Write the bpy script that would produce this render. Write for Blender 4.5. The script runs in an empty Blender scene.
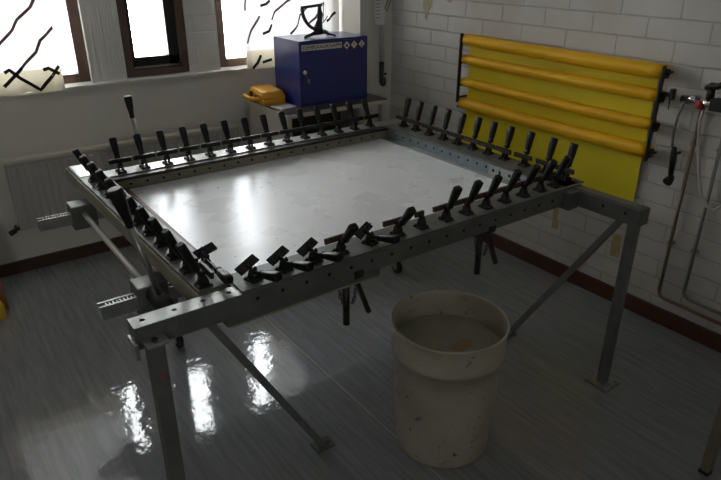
import bpy, bmesh, math, random
from mathutils import Vector, Matrix
random.seed(7)
SC = bpy.context.scene
COL = SC.collection
PI = math.pi

# ------------------------------------------------------------------ materials
def N(nt, t, x=0, y=0, **kw):
    n = nt.nodes.new(t); n.location = (x, y)
    for k, v in kw.items(): setattr(n, k, v)
    return n

def mat(name, col, rough=.5, metal=0., spec=.5, noise=None, bump=None, coat=0., rnoise=None, transl=0.):
    """principled material; noise=(scale, strength, colour2, stretch) mixes a second colour; bump=(scale, strength)"""
    m = bpy.data.materials.new(name); m.use_nodes = True
    nt = m.node_tree; b = nt.nodes['Principled BSDF']; L = nt.links
    b.inputs['Base Color'].default_value = (*col, 1)
    b.inputs['Roughness'].default_value = rough
    b.inputs['Metallic'].default_value = metal
    b.inputs['Specular IOR Level'].default_value = spec
    b.inputs['Coat Weight'].default_value = coat
    if transl: b.inputs['Transmission Weight'].default_value = transl
    tc = N(nt, 'ShaderNodeTexCoord')
    if noise:
        mp = N(nt, 'ShaderNodeMapping'); L.new(tc.outputs['Object'], mp.inputs[0])
        mp.inputs['Scale'].default_value = noise[3] if len(noise) > 3 else (1, 1, 1)
        nz = N(nt, 'ShaderNodeTexNoise'); nz.inputs['Scale'].default_value = noise[0]; nz.inputs['Detail'].default_value = 6
        L.new(mp.outputs[0], nz.inputs['Vector'])
        cr = N(nt, 'ShaderNodeValToRGB')
        lo, hi = noise[4] if len(noise) > 4 else (.4, .65)
        cr.color_ramp.elements[0].position = lo; cr.color_ramp.elements[1].position = hi
        c2 = noise[2]; s = noise[1]
        cr.color_ramp.elements[0].color = (*col, 1)
        cr.color_ramp.elements[1].color = (*[col[i]*(1-s)+c2[i]*s for i in range(3)], 1)
        L.new(nz.outputs['Fac'], cr.inputs[0]); L.new(cr.outputs[0], b.inputs['Base Color'])
    if rnoise:
        nr = N(nt, 'ShaderNodeTexNoise'); nr.inputs['Scale'].default_value = rnoise[0]; nr.inputs['Detail'].default_value = 5
        L.new(tc.outputs['Object'], nr.inputs['Vector'])
        mr = N(nt, 'ShaderNodeMapRange'); mr.inputs['To Min'].default_value = rnoise[1]; mr.inputs['To Max'].default_value = rnoise[2]
        L.new(nr.outputs['Fac'], mr.inputs['Value']); L.new(mr.outputs[0], b.inputs['Roughness'])
    if bump:
        nb = N(nt, 'ShaderNodeTexNoise'); nb.inputs['Scale'].default_value = bump[0]; nb.inputs['Detail'].default_value = 4
        L.new(tc.outputs['Object'], nb.inputs['Vector'])
        bp = N(nt, 'ShaderNodeBump'); bp.inputs['Strength'].default_value = bump[1]; bp.inputs['Distance'].default_value = .01
        L.new(nb.outputs['Fac'], bp.inputs['Height']); L.new(bp.outputs[0], b.inputs['Normal'])
    return m

def floor_mat():
    m = mat('linoleum', (.14, .14, .14), rough=.2, spec=.65)
    nt = m.node_tree; L = nt.links; b = nt.nodes['Principled BSDF']
    tc = N(nt, 'ShaderNodeTexCoord')
    mp = N(nt, 'ShaderNodeMapping'); mp.inputs['Scale'].default_value = (1, .055, 1)
    L.new(tc.outputs['Object'], mp.inputs[0])
    n1 = N(nt, 'ShaderNodeTexNoise'); n1.inputs['Scale'].default_value = 55; n1.inputs['Detail'].default_value = 7
    n1.inputs['Roughness'].default_value = .65
    L.new(mp.outputs[0], n1.inputs['Vector'])
    cr = N(nt, 'ShaderNodeValToRGB'); e = cr.color_ramp.elements
    e[0].position = .36; e[0].color = (.215, .218, .222, 1); e[1].position = .68; e[1].color = (.315, .32, .328, 1)
    L.new(n1.outputs['Fac'], cr.inputs[0])
    # dark specks and scuffs
    n2 = N(nt, 'ShaderNodeTexNoise'); n2.inputs['Scale'].default_value = 17; n2.inputs['Detail'].default_value = 2
    L.new(tc.outputs['Object'], n2.inputs['Vector'])
    c2 = N(nt, 'ShaderNodeValToRGB'); c2.color_ramp.elements[0].position = .775; c2.color_ramp.elements[1].position = .79
    L.new(n2.outputs['Fac'], c2.inputs[0])
    mx = N(nt, 'ShaderNodeMix', data_type='RGBA')
    L.new(c2.outputs[0], mx.inputs[0]); L.new(cr.outputs[0], mx.inputs[6]); mx.inputs[7].default_value = (.02, .02, .02, 1)
    sp_ = N(nt, 'ShaderNodeSeparateXYZ'); L.new(tc.outputs['Object'], sp_.inputs[0])
    s1 = N(nt, 'ShaderNodeMath', operation='SUBTRACT'); L.new(sp_.outputs['X'], s1.inputs[0]); s1.inputs[1].default_value = 1.25
    s2 = N(nt, 'ShaderNodeMath', operation='ABSOLUTE'); L.new(s1.outputs[0], s2.inputs[0])
    s3 = N(nt, 'ShaderNodeMath', operation='LESS_THAN'); L.new(s2.outputs[0], s3.inputs[0]); s3.inputs[1].default_value = .002
    m2 = N(nt, 'ShaderNodeMix', data_type='RGBA'); L.new(s3.outputs[0], m2.inputs[0]); L.new(mx.outputs[2], m2.inputs[6]); m2.inputs[7].default_value = (.5, .5, .5, 1)
    L.new(m2.outputs[2], b.inputs['Base Color'])
    n3 = N(nt, 'ShaderNodeTexNoise'); n3.inputs['Scale'].default_value = 3.2; n3.inputs['Detail'].default_value = 5
    L.new(tc.outputs['Object'], n3.inputs['Vector'])
    mr = N(nt, 'ShaderNodeMapRange'); mr.inputs['From Min'].default_value = .35; mr.inputs['From Max'].default_value = .7
    mr.inputs['To Min'].default_value = .05; mr.inputs['To Max'].default_value = .11
    L.new(n3.outputs['Fac'], mr.inputs['Value']); L.new(mr.outputs[0], b.inputs['Roughness'])
    n4 = N(nt, 'ShaderNodeTexNoise'); n4.inputs['Scale'].default_value = 16; n4.inputs['Detail'].default_value = 3
    L.new(tc.outputs['Object'], n4.inputs['Vector'])
    bp = N(nt, 'ShaderNodeBump'); bp.inputs['Strength'].default_value = .14; bp.inputs['Distance'].default_value = .01
    L.new(n4.outputs['Fac'], bp.inputs['Height']); L.new(bp.outputs[0], b.inputs['Normal'])
    return m

def brick_mat(name, axis, col, mortar, offx, offz, strength=.6):
    """painted brick in relief; axis 'Y' for a wall running along Y, 'X' along X. 300 x 96 mm module"""
    m = mat(name, col, rough=.55, spec=.35)
    nt = m.node_tree; L = nt.links; b = nt.nodes['Principled BSDF']
    ge = N(nt, 'ShaderNodeNewGeometry')
    sx = N(nt, 'ShaderNodeSeparateXYZ'); L.new(ge.outputs['Position'], sx.inputs[0])
    a1 = N(nt, 'ShaderNodeMath', operation='ADD'); L.new(sx.outputs[axis], a1.inputs[0]); a1.inputs[1].default_value = offx
    a2 = N(nt, 'ShaderNodeMath', operation='ADD'); L.new(sx.outputs['Z'], a2.inputs[0]); a2.inputs[1].default_value = offz
    cx = N(nt, 'ShaderNodeCombineXYZ'); L.new(a1.outputs[0], cx.inputs['X']); L.new(a2.outputs[0], cx.inputs['Y'])
    # slight waviness of the joints
    nz = N(nt, 'ShaderNodeTexNoise'); nz.inputs['Scale'].default_value = 6; L.new(ge.outputs['Position'], nz.inputs['Vector'])
    sc = N(nt, 'ShaderNodeVectorMath', operation='SCALE'); sc.inputs['Scale'].default_value = .006
    L.new(nz.outputs['Color'], sc.inputs[0])
    ad = N(nt, 'ShaderNodeVectorMath', operation='ADD'); L.new(cx.outputs[0], ad.inputs[0]); L.new(sc.outputs[0], ad.inputs[1])
    br = N(nt, 'ShaderNodeTexBrick'); br.offset = .5
    br.inputs['Scale'].default_value = 1; br.inputs['Brick Width'].default_value = .3; br.inputs['Row Height'].default_value = .096
    br.inputs['Mortar Size'].default_value = .0055; br.inputs['Mortar Smooth'].default_value = .55
    br.inputs['Color1'].default_value = (*col, 1); br.inputs['Color2'].default_value = (*[c*.93 for c in col], 1)
    br.inputs['Mortar'].default_value = (*mortar, 1)
    L.new(ad.outputs[0], br.inputs['Vector']); 
    n2 = N(nt, 'ShaderNodeTexNoise'); n2.inputs['Scale'].default_value = 2.3; n2.inputs['Detail'].default_value = 6; L.new(ge.outputs['Position'], n2.inputs['Vector'])
    cr = N(nt, 'ShaderNodeValToRGB'); cr.color_ramp.elements[0].position = .3; cr.color_ramp.elements[1].position = .6
    cr.color_ramp.elements[0].color = (.84, .82, .78, 1); cr.color_ramp.elements[1].color = (1, 1, 1, 1)
    L.new(n2.outputs['Fac'], cr.inputs[0])
    mu = N(nt, 'ShaderNodeMix', data_type='RGBA', blend_type='MULTIPLY'); mu.inputs[0].default_value = 1
    L.new(br.outputs['Color'], mu.inputs[6]); L.new(cr.outputs[0], mu.inputs[7]); L.new(mu.outputs[2], b.inputs['Base Color'])
    n3 = N(nt, 'ShaderNodeTexNoise'); n3.inputs['Scale'].default_value = 70; n3.inputs['Detail'].default_value = 3; L.new(ge.outputs['Position'], n3.inputs['Vector'])
    iv = N(nt, 'ShaderNodeMath', operation='MULTIPLY_ADD'); L.new(br.outputs['Fac'], iv.inputs[0]); iv.inputs[1].default_value = -1; 
    m3 = N(nt, 'ShaderNodeMath', operation='MULTIPLY'); L.new(n3.outputs['Fac'], m3.inputs[0]); m3.inputs[1].default_value = .14
    L.new(m3.outputs[0], iv.inputs[2])
    bp = N(nt, 'ShaderNodeBump'); bp.inputs['Strength'].default_value = strength; bp.inputs['Distance'].default_value = .006
    L.new(iv.outputs[0], bp.inputs['Height']); L.new(bp.outputs[0], b.inputs['Normal'])
    return m

def grooved_mat():
    m = mat('fluted_paint', (.70, .69, .65), rough=.6, spec=.3)
    nt = m.node_tree; L = nt.links; b = nt.nodes['Principled BSDF']
    ge = N(nt, 'ShaderNodeNewGeometry')
    mp = N(nt, 'ShaderNodeMapping'); mp.inputs['Scale'].default_value = (1, 1, .04); L.new(ge.outputs['Position'], mp.inputs[0])
    nz = N(nt, 'ShaderNodeTexNoise'); nz.inputs['Scale'].default_value = 62; nz.inputs['Detail'].default_value = 3; L.new(mp.outputs[0], nz.inputs['Vector'])
    bp = N(nt, 'ShaderNodeBump'); bp.inputs['Strength'].default_value = .7; bp.inputs['Distance'].default_value = .008
    L.new(nz.outputs['Fac'], bp.inputs['Height']); L.new(bp.outputs[0], b.inputs['Normal'])
    return m

def glass_mat():
    m = bpy.data.materials.new('window_glass'); m.use_nodes = True
    nt = m.node_tree; nt.nodes.clear(); L = nt.links
    o = N(nt, 'ShaderNodeOutputMaterial'); mx = N(nt, 'ShaderNodeMixShader'); t = N(nt, 'ShaderNodeBsdfTransparent'); g = N(nt, 'ShaderNodeBsdfGlossy')
    t.inputs[0].default_value = (.97, .98, .98, 1); g.inputs['Roughness'].default_value = .02
    f = N(nt, 'ShaderNodeFresnel'); f.inputs[0].default_value = 1.3
    L.new(f.outputs[0], mx.inputs[0]); L.new(t.outputs[0], mx.inputs[1]); L.new(g.outputs[0], mx.inputs[2]); L.new(mx.outputs[0], o.inputs[0])
    return m

def cloth_mat(name, col, tr, through=.12):
    m = bpy.data.materials.new(name); m.use_nodes = True
    nt = m.node_tree; nt.nodes.clear(); L = nt.links
    o = N(nt, 'ShaderNodeOutputMaterial'); mx = N(nt, 'ShaderNodeMixShader'); d = N(nt, 'ShaderNodeBsdfDiffuse'); t = N(nt, 'ShaderNodeBsdfTranslucent')
    d.inputs[0].default_value = (*col, 1); t.inputs[0].default_value = (*col, 1); mx.inputs[0].default_value = tr
    w = N(nt, 'ShaderNodeTexWave'); w.inputs['Scale'].default_value = 40; w.inputs['Distortion'].default_value = 1.
    tc = N(nt, 'ShaderNodeTexCoord'); L.new(tc.outputs['Object'], w.inputs['Vector'])
    bp = N(nt, 'ShaderNodeBump'); bp.inputs['Strength'].default_value = .05; L.new(w.outputs['Fac'], bp.inputs['Height'])
    L.new(bp.outputs[0], d.inputs['Normal'])
    L.new(d.outputs[0], mx.inputs[1]); L.new(t.outputs[0], mx.inputs[2])
    tp = N(nt, 'ShaderNodeBsdfTransparent'); m2 = N(nt, 'ShaderNodeMixShader'); m2.inputs[0].default_value = through
    L.new(mx.outputs[0], m2.inputs[1]); L.new(tp.outputs[0], m2.inputs[2]); L.new(m2.outputs[0], o.inputs[0])
    return m

def plate_mat():
    m = mat('worn_sheet_steel', (.62, .625, .63), rough=.28, metal=.04, spec=.30, rnoise=(5, .22, .34))
    nt = m.node_tree; L = nt.links; b = nt.nodes['Principled BSDF']
    tc = N(nt, 'ShaderNodeTexCoord')
    n1 = N(nt, 'ShaderNodeTexNoise'); n1.inputs['Scale'].default_value = 4; n1.inputs['Detail'].default_value = 8; L.new(tc.outputs['Object'], n1.inputs['Vector'])
    cr = N(nt, 'ShaderNodeValToRGB'); cr.color_ramp.elements[0].position = .3; cr.color_ramp.elements[1].position = .7
    cr.color_ramp.elements[0].color = (.77, .775, .78, 1); cr.color_ramp.elements[1].color = (.84, .845, .85, 1); L.new(n1.outputs['Fac'], cr.inputs[0])
    mp = N(nt, 'ShaderNodeMapping'); mp.inputs['Scale'].default_value = (1, 1.7, 1); mp.inputs['Rotation'].default_value = (0, 0, .6); L.new(tc.outputs['Object'], mp.inputs[0])
    n2 = N(nt, 'ShaderNodeTexNoise'); n2.inputs['Scale'].default_value = 34; n2.inputs['Detail'].default_value = 2; L.new(mp.outputs[0], n2.inputs['Vector'])
    c2 = N(nt, 'ShaderNodeValToRGB'); c2.color_ramp.elements[0].position = .735; c2.color_ramp.elements[1].position = .75; L.new(n2.outputs['Fac'], c2.inputs[0])
    mx = N(nt, 'ShaderNodeMix', data_type='RGBA'); L.new(c2.outputs[0], mx.inputs[0]); L.new(cr.outputs[0], mx.inputs[6]); mx.inputs[7].default_value = (.05, .04, .035, 1)
    L.new(mx.outputs[2], b.inputs['Base Color'])
    return m

def bucket_mat():
    m = mat('milky_stained_plastic', (.52, .49, .40), rough=.42, spec=.4)
    nt = m.node_tree; L = nt.links; b = nt.nodes['Principled BSDF']; b.inputs['Subsurface Weight'].default_value = .25
    b.inputs['Subsurface Radius'].default_value = (.03, .025, .015); b.inputs['Subsurface Scale'].default_value = .5
    tc = N(nt, 'ShaderNodeTexCoord')
    def layer(scale, lo, hi, col, prev, stretch=(1, 1, 1), det=3):
        mp = N(nt, 'ShaderNodeMapping'); mp.inputs['Scale'].default_value = stretch; L.new(tc.outputs['Object'], mp.inputs[0])
        n = N(nt, 'ShaderNodeTexNoise'); n.inputs['Scale'].default_value = scale; n.inputs['Detail'].default_value = det; L.new(mp.outputs[0], n.inputs['Vector'])
        c = N(nt, 'ShaderNodeValToRGB'); c.color_ramp.elements[0].position = lo; c.color_ramp.elements[1].position = hi; L.new(n.outputs['Fac'], c.inputs[0])
        x = N(nt, 'ShaderNodeMix', data_type='RGBA'); L.new(c.outputs[0], x.inputs[0])
        if isinstance(prev, tuple): x.inputs[6].default_value = (*prev, 1)
        else: L.new(prev, x.inputs[6])
        x.inputs[7].default_value = (*col, 1)
        return x.outputs[2]
    o = layer(5, .4, .75, (.34, .305, .225), (.46, .42, .335))
    o = layer(34, .685, .73, (.06, .06, .05), o)
    o = layer(19, .735, .77, (.12, .20, .16), o, (1.3, 1, .8), 1)
    o = layer(13, .66, .76, (.24, .19, .12), o, (1, 1, 2.5), 4)
    L.new(o, b.inputs['Base Color'])
    return m

M = {}
M['floor'] = floor_mat()
M['plaster'] = mat('painted_plaster', (.74, .71, .64), rough=.6, spec=.3, bump=(9, .12), noise=(3, .35, (.62, .60, .56)))
M['flute'] = grooved_mat()
M['brick'] = brick_mat('painted_brick', 'Y', (.74, .72, .67), (.58, .565, .525), .257, -.046)
M['pier'] = brick_mat('painted_pier_brick', 'X', (.70, .69, .65), (.62, .61, .57), .1, .045, .35)
M['ceil'] = mat('ceiling_paint', (.82, .81, .79), rough=.8)
M['rearwall'] = mat('wall_paint_grey', (.72, .70, .66), rough=.8)
M['redwood'] = mat('stained_baseboard', (.11, .04, .022), rough=.45, noise=(9, .5, (.07, .028, .018), (1, 6, 6)))
M['darkwood'] = mat('dark_baseboard', (.07, .035, .025), rough=.5)
M['winbrown'] = mat('brown_window_paint', (.12, .072, .055), rough=.45, noise=(12, .4, (.08, .05, .04)))
M['black'] = mat('black_paint', (.012, .012, .013), rough=.4)
M['white'] = mat('white_paint', (.72, .71, .68), rough=.5, noise=(20, .4, (.6, .58, .54)))
M['rad'] = mat('radiator_enamel', (.46, .45, .41), rough=.45)
M['glass'] = glass_mat()
M['curtain'] = cloth_mat('white_cotton', (.76, .75, .73), .16, .02)
M['hem'] = cloth_mat('cream_cotton', (.66, .60, .45), .17, .0)
M['stroke'] = cloth_mat('printed_brown_line', (.10, .055, .06), .3, .0)
M['strokeb'] = cloth_mat('printed_black_line', (.025, .018, .018), .2, .0)
M['steel'] = mat('grey_machine_paint', (.155, .16, .145), rough=.45, metal=.25, noise=(14, .6, (.10, .10, .085)), rnoise=(30, .32, .55))
M['zinc'] = mat('dull_zinc', (.25, .26, .25), rough=.42, metal=.5, noise=(16, .5, (.16, .165, .155)))
M['bare'] = mat('bare_steel', (.42, .43, .42), rough=.34, metal=.85, noise=(22, .5, (.28, .27, .24)), rnoise=(16, .25, .5))
M['beige'] = mat('olive_beige_paint', (.30, .285, .21), rough=.5, noise=(10, .5, (.2, .19, .15)))
M['blue'] = mat('bluish_zinc', (.24, .28, .30), rough=.45, metal=.5, noise=(18, .6, (.14, .16, .16)))
M['bright'] = mat('ground_steel_rod', (.72, .70, .66), rough=.4, metal=.5)
M['chrome'] = mat('polished_chrome', (.75, .75, .76), rough=.12, metal=1.)
M['dark'] = mat('oily_dark_steel', (.028, .026, .023), rough=.42, metal=.5, noise=(40, .5, (.07, .062, .05)))
M['grip'] = mat('black_grip_plastic', (.007, .007, .0075), rough=.38, spec=.35, bump=(60, .15))
M['rubber'] = mat('black_rubber', (.02, .02, .02), rough=.7)
M['rust'] = mat('red_brown_rubber', (.085, .034, .026), rough=.6, noise=(35, .6, (.05, .025, .02)))
M['hole'] = mat('hole_black', (.004, .004, .004), rough=.9)
M['plate'] = plate_mat()
M['edge'] = mat('red_brown_edge', (.12, .045, .025), rough=.5)
M['bucket'] = bucket_mat()
M['water'] = mat('murky_rinse_water', (.37, .335, .25), rough=.4, noise=(7, .6, (.24, .25, .18)), spec=.3)
M['ochre'] = mat('ochre_sludge', (.34, .25, .13), rough=.6)
M['cab'] = mat('royal_blue_enamel', (.022, .036, .22), rough=.28, coat=.3)
M['sign'] = mat('sign_white', (.72, .72, .66), rough=.5)
M['ink'] = mat('ink_black', (.02, .02, .02), rough=.6)
M['red'] = mat('hazard_red', (.5, .05, .05), rough=.5)
M['iron'] = mat('cast_iron', (.03, .032, .03), rough=.45, metal=.4, noise=(30, .5, (.06, .06, .05)))
M['orange'] = mat('yellow_orange_plastic', (.78, .37, .02), rough=.4)
M['tabletop'] = mat('dark_brown_laminate', (.075, .055, .045), rough=.28, noise=(6, .5, (.12, .09, .08)))
M['cream'] = mat('cream_laminate', (.62, .59, .50), rough=.45)
M['roll'] = mat('yellow_film_roll', (.98, .53, .006), rough=.45, spec=.4)
M['film'] = mat('lemon_yellow_film', (.88, .72, .03), rough=.45, spec=.3, noise=(2, .6, (.92, .76, .04)))
M['paper'] = mat('paper', (.72, .72, .70), rough=.7)
M['tape'] = mat('old_masking_tape', (.50, .35, .15), rough=.6, noise=(40, .6, (.62, .5, .3)))
M['peel'] = mat('peeled_paint_plaster', (.50, .45, .30), rough=.9, noise=(30, .5, (.35, .3, .2)))
M['copper'] = mat('aged_copper', (.27, .19, .13), rough=.4, metal=.6)
M['pipe'] = mat('grey_painted_pipe', (.26, .25, .23), rough=.45, metal=.3)
M['hose'] = mat('white_plastic_hose', (.55, .54, .50), rough=.4)
M['wood'] = mat('light_wood', (.26, .21, .15), rough=.5, noise=(9, .5, (.19, .15, .10), (6, 6, 1)))
M['brownwood'] = mat('orange_brown_wood', (.30, .12, .04), rough=.45, noise=(9, .5, (.2, .08, .03), (6, 6, 1)))
M['yellow'] = mat('yellow_plastic', (.75, .45, .02), rough=.4)

# ------------------------------------------------------------------ mesh helper
class MB:
    """collects shapes, then links them as one mesh object"""
    def __init__(s): s.bm = bmesh.new(); s.mi = 0
    def _mark(s, faces):
        for f in faces: f.material_index = s.mi
    def box(s, c, d, rot=None, bevel=0.):
        r = bmesh.ops.create_cube(s.bm, size=1); vs = r['verts']
        bmesh.ops.scale(s.bm, vec=d, verts=vs)
        fs = list({f for v in vs for f in v.link_faces})
        if bevel:
            es = list({e for v in vs for e in v.link_edges})
            bb = bmesh.ops.bevel(s.bm, geom=es, offset=bevel, segments=2, affect='EDGES', profile=.7)
            vs = list(set(bb['verts']) | {v for v in vs if v.is_valid})
            fs = list({f for v in vs for f in v.link_faces})
        if rot is not None: bmesh.ops.rotate(s.bm, verts=vs, cent=(0, 0, 0), matrix=rot)
        bmesh.ops.translate(s.bm, verts=vs, vec=c); s._mark(fs); return s
    def b2(s, lo, hi, bevel=0.):
        return s.box([(a+b)/2 for a, b in zip(lo, hi)], [b-a for a, b in zip(lo, hi)], None, bevel)
    def bar(s, a, b, w, h, up=(0, 0, 1), bevel=0.):
        a, b = Vector(a), Vector(b); z = (b-a); L = z.length; z.normalize()
        x = Vector(up).cross(z)
        if x.length < 1e-4: x = Vector((1, 0, 0)).cross(z)
        x.normalize(); y = z.cross(x)
        return s.box((a+b)/2, (w, h, L), Matrix((x, y, z)).transposed(), bevel)
    def tube(s, pts, r, n=12, caps=True):
        pts = [Vector(p) for p in pts]; rs = r if isinstance(r, (list, tuple)) else [r]*len(pts)
        prev = None; rings = []
        for i, p in enumerate(pts):
            t = (pts[min(i+1, len(pts)-1)]-pts[max(i-1, 0)]).normalized()
            if prev is None:
                x = t.orthogonal().normalized()
            else:
                x = prev-t*prev.dot(t)
                x = x.normalized() if x.length > 1e-5 else t.orthogonal().normalized()
            prev = x; y = t.cross(x)
            rings.append([s.bm.verts.new(p+(x*math.cos(2*PI*k/n)+y*math.sin(2*PI*k/n))*rs[i]) for k in range(n)])
        fs = []
        for a, b in zip(rings, rings[1:]):
            for k in range(n): fs.append(s.bm.faces.new((a[k], a[(k+1) % n], b[(k+1) % n], b[k])))
        if caps: fs.append(s.bm.faces.new(rings[0][::-1])); fs.append(s.bm.faces.new(rings[-1]))
        for f in fs: f.smooth = len(f.verts) == 4
        s._mark(fs); return s
    def cyl(s, a, b, r, n=16): return s.tube([a, b], r, n)
    def lathe(s, prof, c=(0, 0, 0), n=48, mis=None):
        rings = []
        for r, z in prof: rings.append([s.bm.verts.new((c[0]+r*math.cos(2*PI*k/n), c[1]+r*math.sin(2*PI*k/n), c[2]+z)) for k in range(n)])
        for i, (a, b) in enumerate(zip(rings, rings[1:])):
            for k in range(n):
                f = s.bm.faces.new((a[k], a[(k+1) % n], b[(k+1) % n], b[k])); f.smooth = True; f.material_index = s.mi
        return s
    def loft(s, secs):
        """secs: list of rings of points"""
        rings = [[s.bm.verts.new(p) for p in sec] for sec in secs]; n = len(rings[0]); fs = []
        for a, b in zip(rings, rings[1:]):
            for k in range(n): fs.append(s.bm.faces.new((a[k], a[(k+1) % n], b[(k+1) % n], b[k])))
        for f in fs: f.smooth = True
        fs.append(s.bm.faces.new(rings[0][::-1])); fs.append(s.bm.faces.new(rings[-1])); s._mark(fs); return s
    def poly(s, pts, thick, nrm):
        """flat outline given thickness along nrm"""
        n = Vector(nrm)*thick
        a = [s.bm.verts.new(Vector(p)) for p in pts]; b = [s.bm.verts.new(Vector(p)+n) for p in pts]; k = len(pts)
        fs = [s.bm.faces.new(a), s.bm.faces.new(b[::-1])]
        for i in range(k): fs.append(s.bm.faces.new((a[i], b[i], b[(i+1) % k], a[(i+1) % k])))
        s._mark(fs); return s
    def build(s, name, mats, parent=None, loc=(0, 0, 0), rot=None, normals=True):
        if normals: bmesh.ops.recalc_face_normals(s.bm, faces=s.bm.faces)
        me = bpy.data.meshes.new(name); s.bm.to_mesh(me); s.bm.free()
        for m in (mats if isinstance(mats, (list, tuple)) else [mats]): me.materials.append(m)
        o = bpy.data.objects.new(name, me); COL.objects.link(o)
        o.location = loc
        if rot is not None: o.rotation_euler = rot
        if parent: o.parent = parent
        return o

def tag(o, label, cat, group=None, kind=None):
    o['label'] = label; o['category'] = cat
    if group: o['group'] = group
    if kind: o['kind'] = kind
    return o
def empty(name, loc, label, cat, group=None, rz=0):
    o = bpy.data.objects.new(name, None); COL.objects.link(o); o.location = loc; o.rotation_euler = (0, 0, rz); o.empty_display_size = .05
    return tag(o, label, cat, group)
def struct(o): o['kind'] = 'structure'; return o
def sub(p, org): return tuple(a-b for a, b in zip(p, org))

# ------------------------------------------------------------------ room
XW, YW, H = 2.90, 3.88, 2.85
XL, YF = -2.0, -1.8
SZ = 1.05       # sill height
TOP = 2.45
struct(MB().b2((XL-.2, YF-.2, -.1), (XW+.3, YW+.45, 0)).build('floor', M['floor']))
struct(MB().b2((XL-.2, YF-.2, H), (XW+.3, YW+.45, H+.1)).build('ceiling', M['ceil']))
struct(MB().b2((XW, YF-.2, 0), (XW+.3, YW+.45, H)).build('wall_right', M['brick']))
struct(MB().b2((XL-.2, YF-.2, 0), (XL, YW+.45, H)).build('wall_left', M['rearwall']))
FW = (-1.75, -1.25, 1.35, 2.25)       # unseen window added behind the camera to brighten the back wall
w = MB(); w.b2((XL, YF-.2, 0), (FW[0], YF, H)).b2((FW[1], YF-.2, 0), (XW, YF, H)).b2((FW[0], YF-.2, 0), (FW[1], YF, FW[2])).b2((FW[0], YF-.2, FW[3]), (FW[1], YF, H))
struct(w.build('wall_front', M['rearwall']))
WINS = [(-.02, .905), (1.105, 1.50), (1.705, 2.62)]       # openings in the back wall
w = MB(); w.b2((XL, YW, 0), (XW, YW+.35, SZ)).b2((XL, YW, TOP), (XW, YW+.35, H)).b2((XL, YW, SZ), (WINS[0][0], YW+.35, TOP))
struct(w.build('wall_back', M['plaster']))
struct(MB().b2((WINS[0][1], YW+.004, SZ), (WINS[1][0], YW+.35, TOP)).build('trim_1', M['flute']))
struct(MB().b2((WINS[1][1], YW+.004, SZ), (WINS[2][0], YW+.35, TOP)).build('trim_2', M['pier']))
struct(MB().b2((WINS[2][1], 3.60, 0), (XW, YW+.35, H)).build('trim_3', M['plaster']))      # corner boxing
# sloping sill board with a ragged paper edge
sl = MB(); rnd = random.Random(3)
x = XL+.02; front = []
while x < WINS[2][1]-.002:
    front.append((x, YW-.03+rnd.uniform(-.004, .004), SZ-.012+rnd.uniform(-.004, .003))); x += .06
front.append((WINS[2][1]-.002, YW-.03, SZ-.012))
top = [sl.bm.verts.new((p[0], p[1], p[2]+.012)) for p in front]; bot = [sl.bm.verts.new(p) for p in front]
bk = [sl.bm.verts.new((p[0], YW+.09, SZ+.016)) for p in front]
for i in range(len(front)-1):
    sl.bm.faces.new((bot[i], bot[i+1], top[i+1], top[i])); sl.bm.faces.new((top[i], top[i+1], bk[i+1], bk[i])); sl.bm.faces.new((bk[i], bk[i+1], bot[i+1], bot[i]))
struct(sl.build('trim_4', M['white']))
struct(MB().b2((XW-.018, YF, 0), (XW, 3.60, .085)).build('baseboard_right', M['redwood']))
struct(MB().b2((XL, YW-.018, 0), (WINS[2][1], YW, .075)).build('baseboard_back', M['darkwood']))

def window(i, x0, x1, kind):
    y0 = YW+.035 if kind == 'fixed' else YW+.012
    fr = MB(); fw = .062 if kind == 'fixed' else .05; d = .09
    for a, b in (((x0, y0, SZ+.01), (x0+fw, y0+d, TOP)), ((x1-fw, y0, SZ+.01), (x1, y0+d, TOP)), ((x0+fw, y0, SZ+.01), (x1-fw, y0+d, SZ+.01+fw*.8)), ((x0+fw, y0, TOP-fw), (x1-fw, y0+d, TOP))):
        fr.b2(a, b, .004)
    f = struct(fr.build('window_%d' % i, M['winbrown']))
    gx0, gx1, gz0, gz1 = x0+fw, x1-fw, SZ+.01+fw*.8, TOP-fw
    if kind == 'vent':
        s = MB(); sw = .05
        for a, b in (((gx0, y0+.02, gz0), (gx0+sw*.45, y0+.075, gz1)), ((gx1-sw*1.3, y0+.02, gz0), (gx1, y0+.075, gz1)), ((gx0, y0+.02, gz0), (gx1, y0+.075, gz0+.02+sw)), ((gx0, y0+.02, gz1-sw), (gx1, y0+.075, gz1))):
            s.b2(a, b, .003)
        sa = s.build('sash', M['black'], f)
        MB().b2((gx0+.01, y0+.012, gz0+.006), (gx1-.01, y0+.022, gz0+.016)).build('weather_strip', M['bare'], f)
        MB().b2((gx1-.012, y0-.012, gz0-.005), (gx1+.006, y0+.02, gz0+.03), .003).build('latch', M['iron'], f)
        gx0 += sw*.4; gx1 -= sw*1.25; gz0 += sw+.015; gz1 -= sw
        MB().b2((gx0, y0+.045, gz0), (gx1, y0+.05, gz1)).build('pane', M['glass'], sa)
    else:
        MB().b2((gx0-.005, y0+.045, gz0-.005), (gx1+.005, y0+.05, gz1+.005)).build('pane', M['glass'], f)
    # daylight portal (only guides the sampling of the sky)
    l = bpy.data.lights.new('daylight_portal', 'AREA'); l.shape = 'RECTANGLE'; l.size = x1-x0-.02; l.size_y = TOP-SZ-.04
    l.cycles.is_portal = True
    lo = bpy.data.objects.new('daylight_portal', l); COL.objects.link(lo); lo.location = ((x0+x1)/2, YW+.2, (SZ+TOP)/2); lo.rotation_euler = (PI/2, 0, PI)
    lo.rotation_euler = (-PI/2, 0, 0)
fr = MB(); yy = YF-.1  # frame, pane and portal of the added fill-light window
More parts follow.
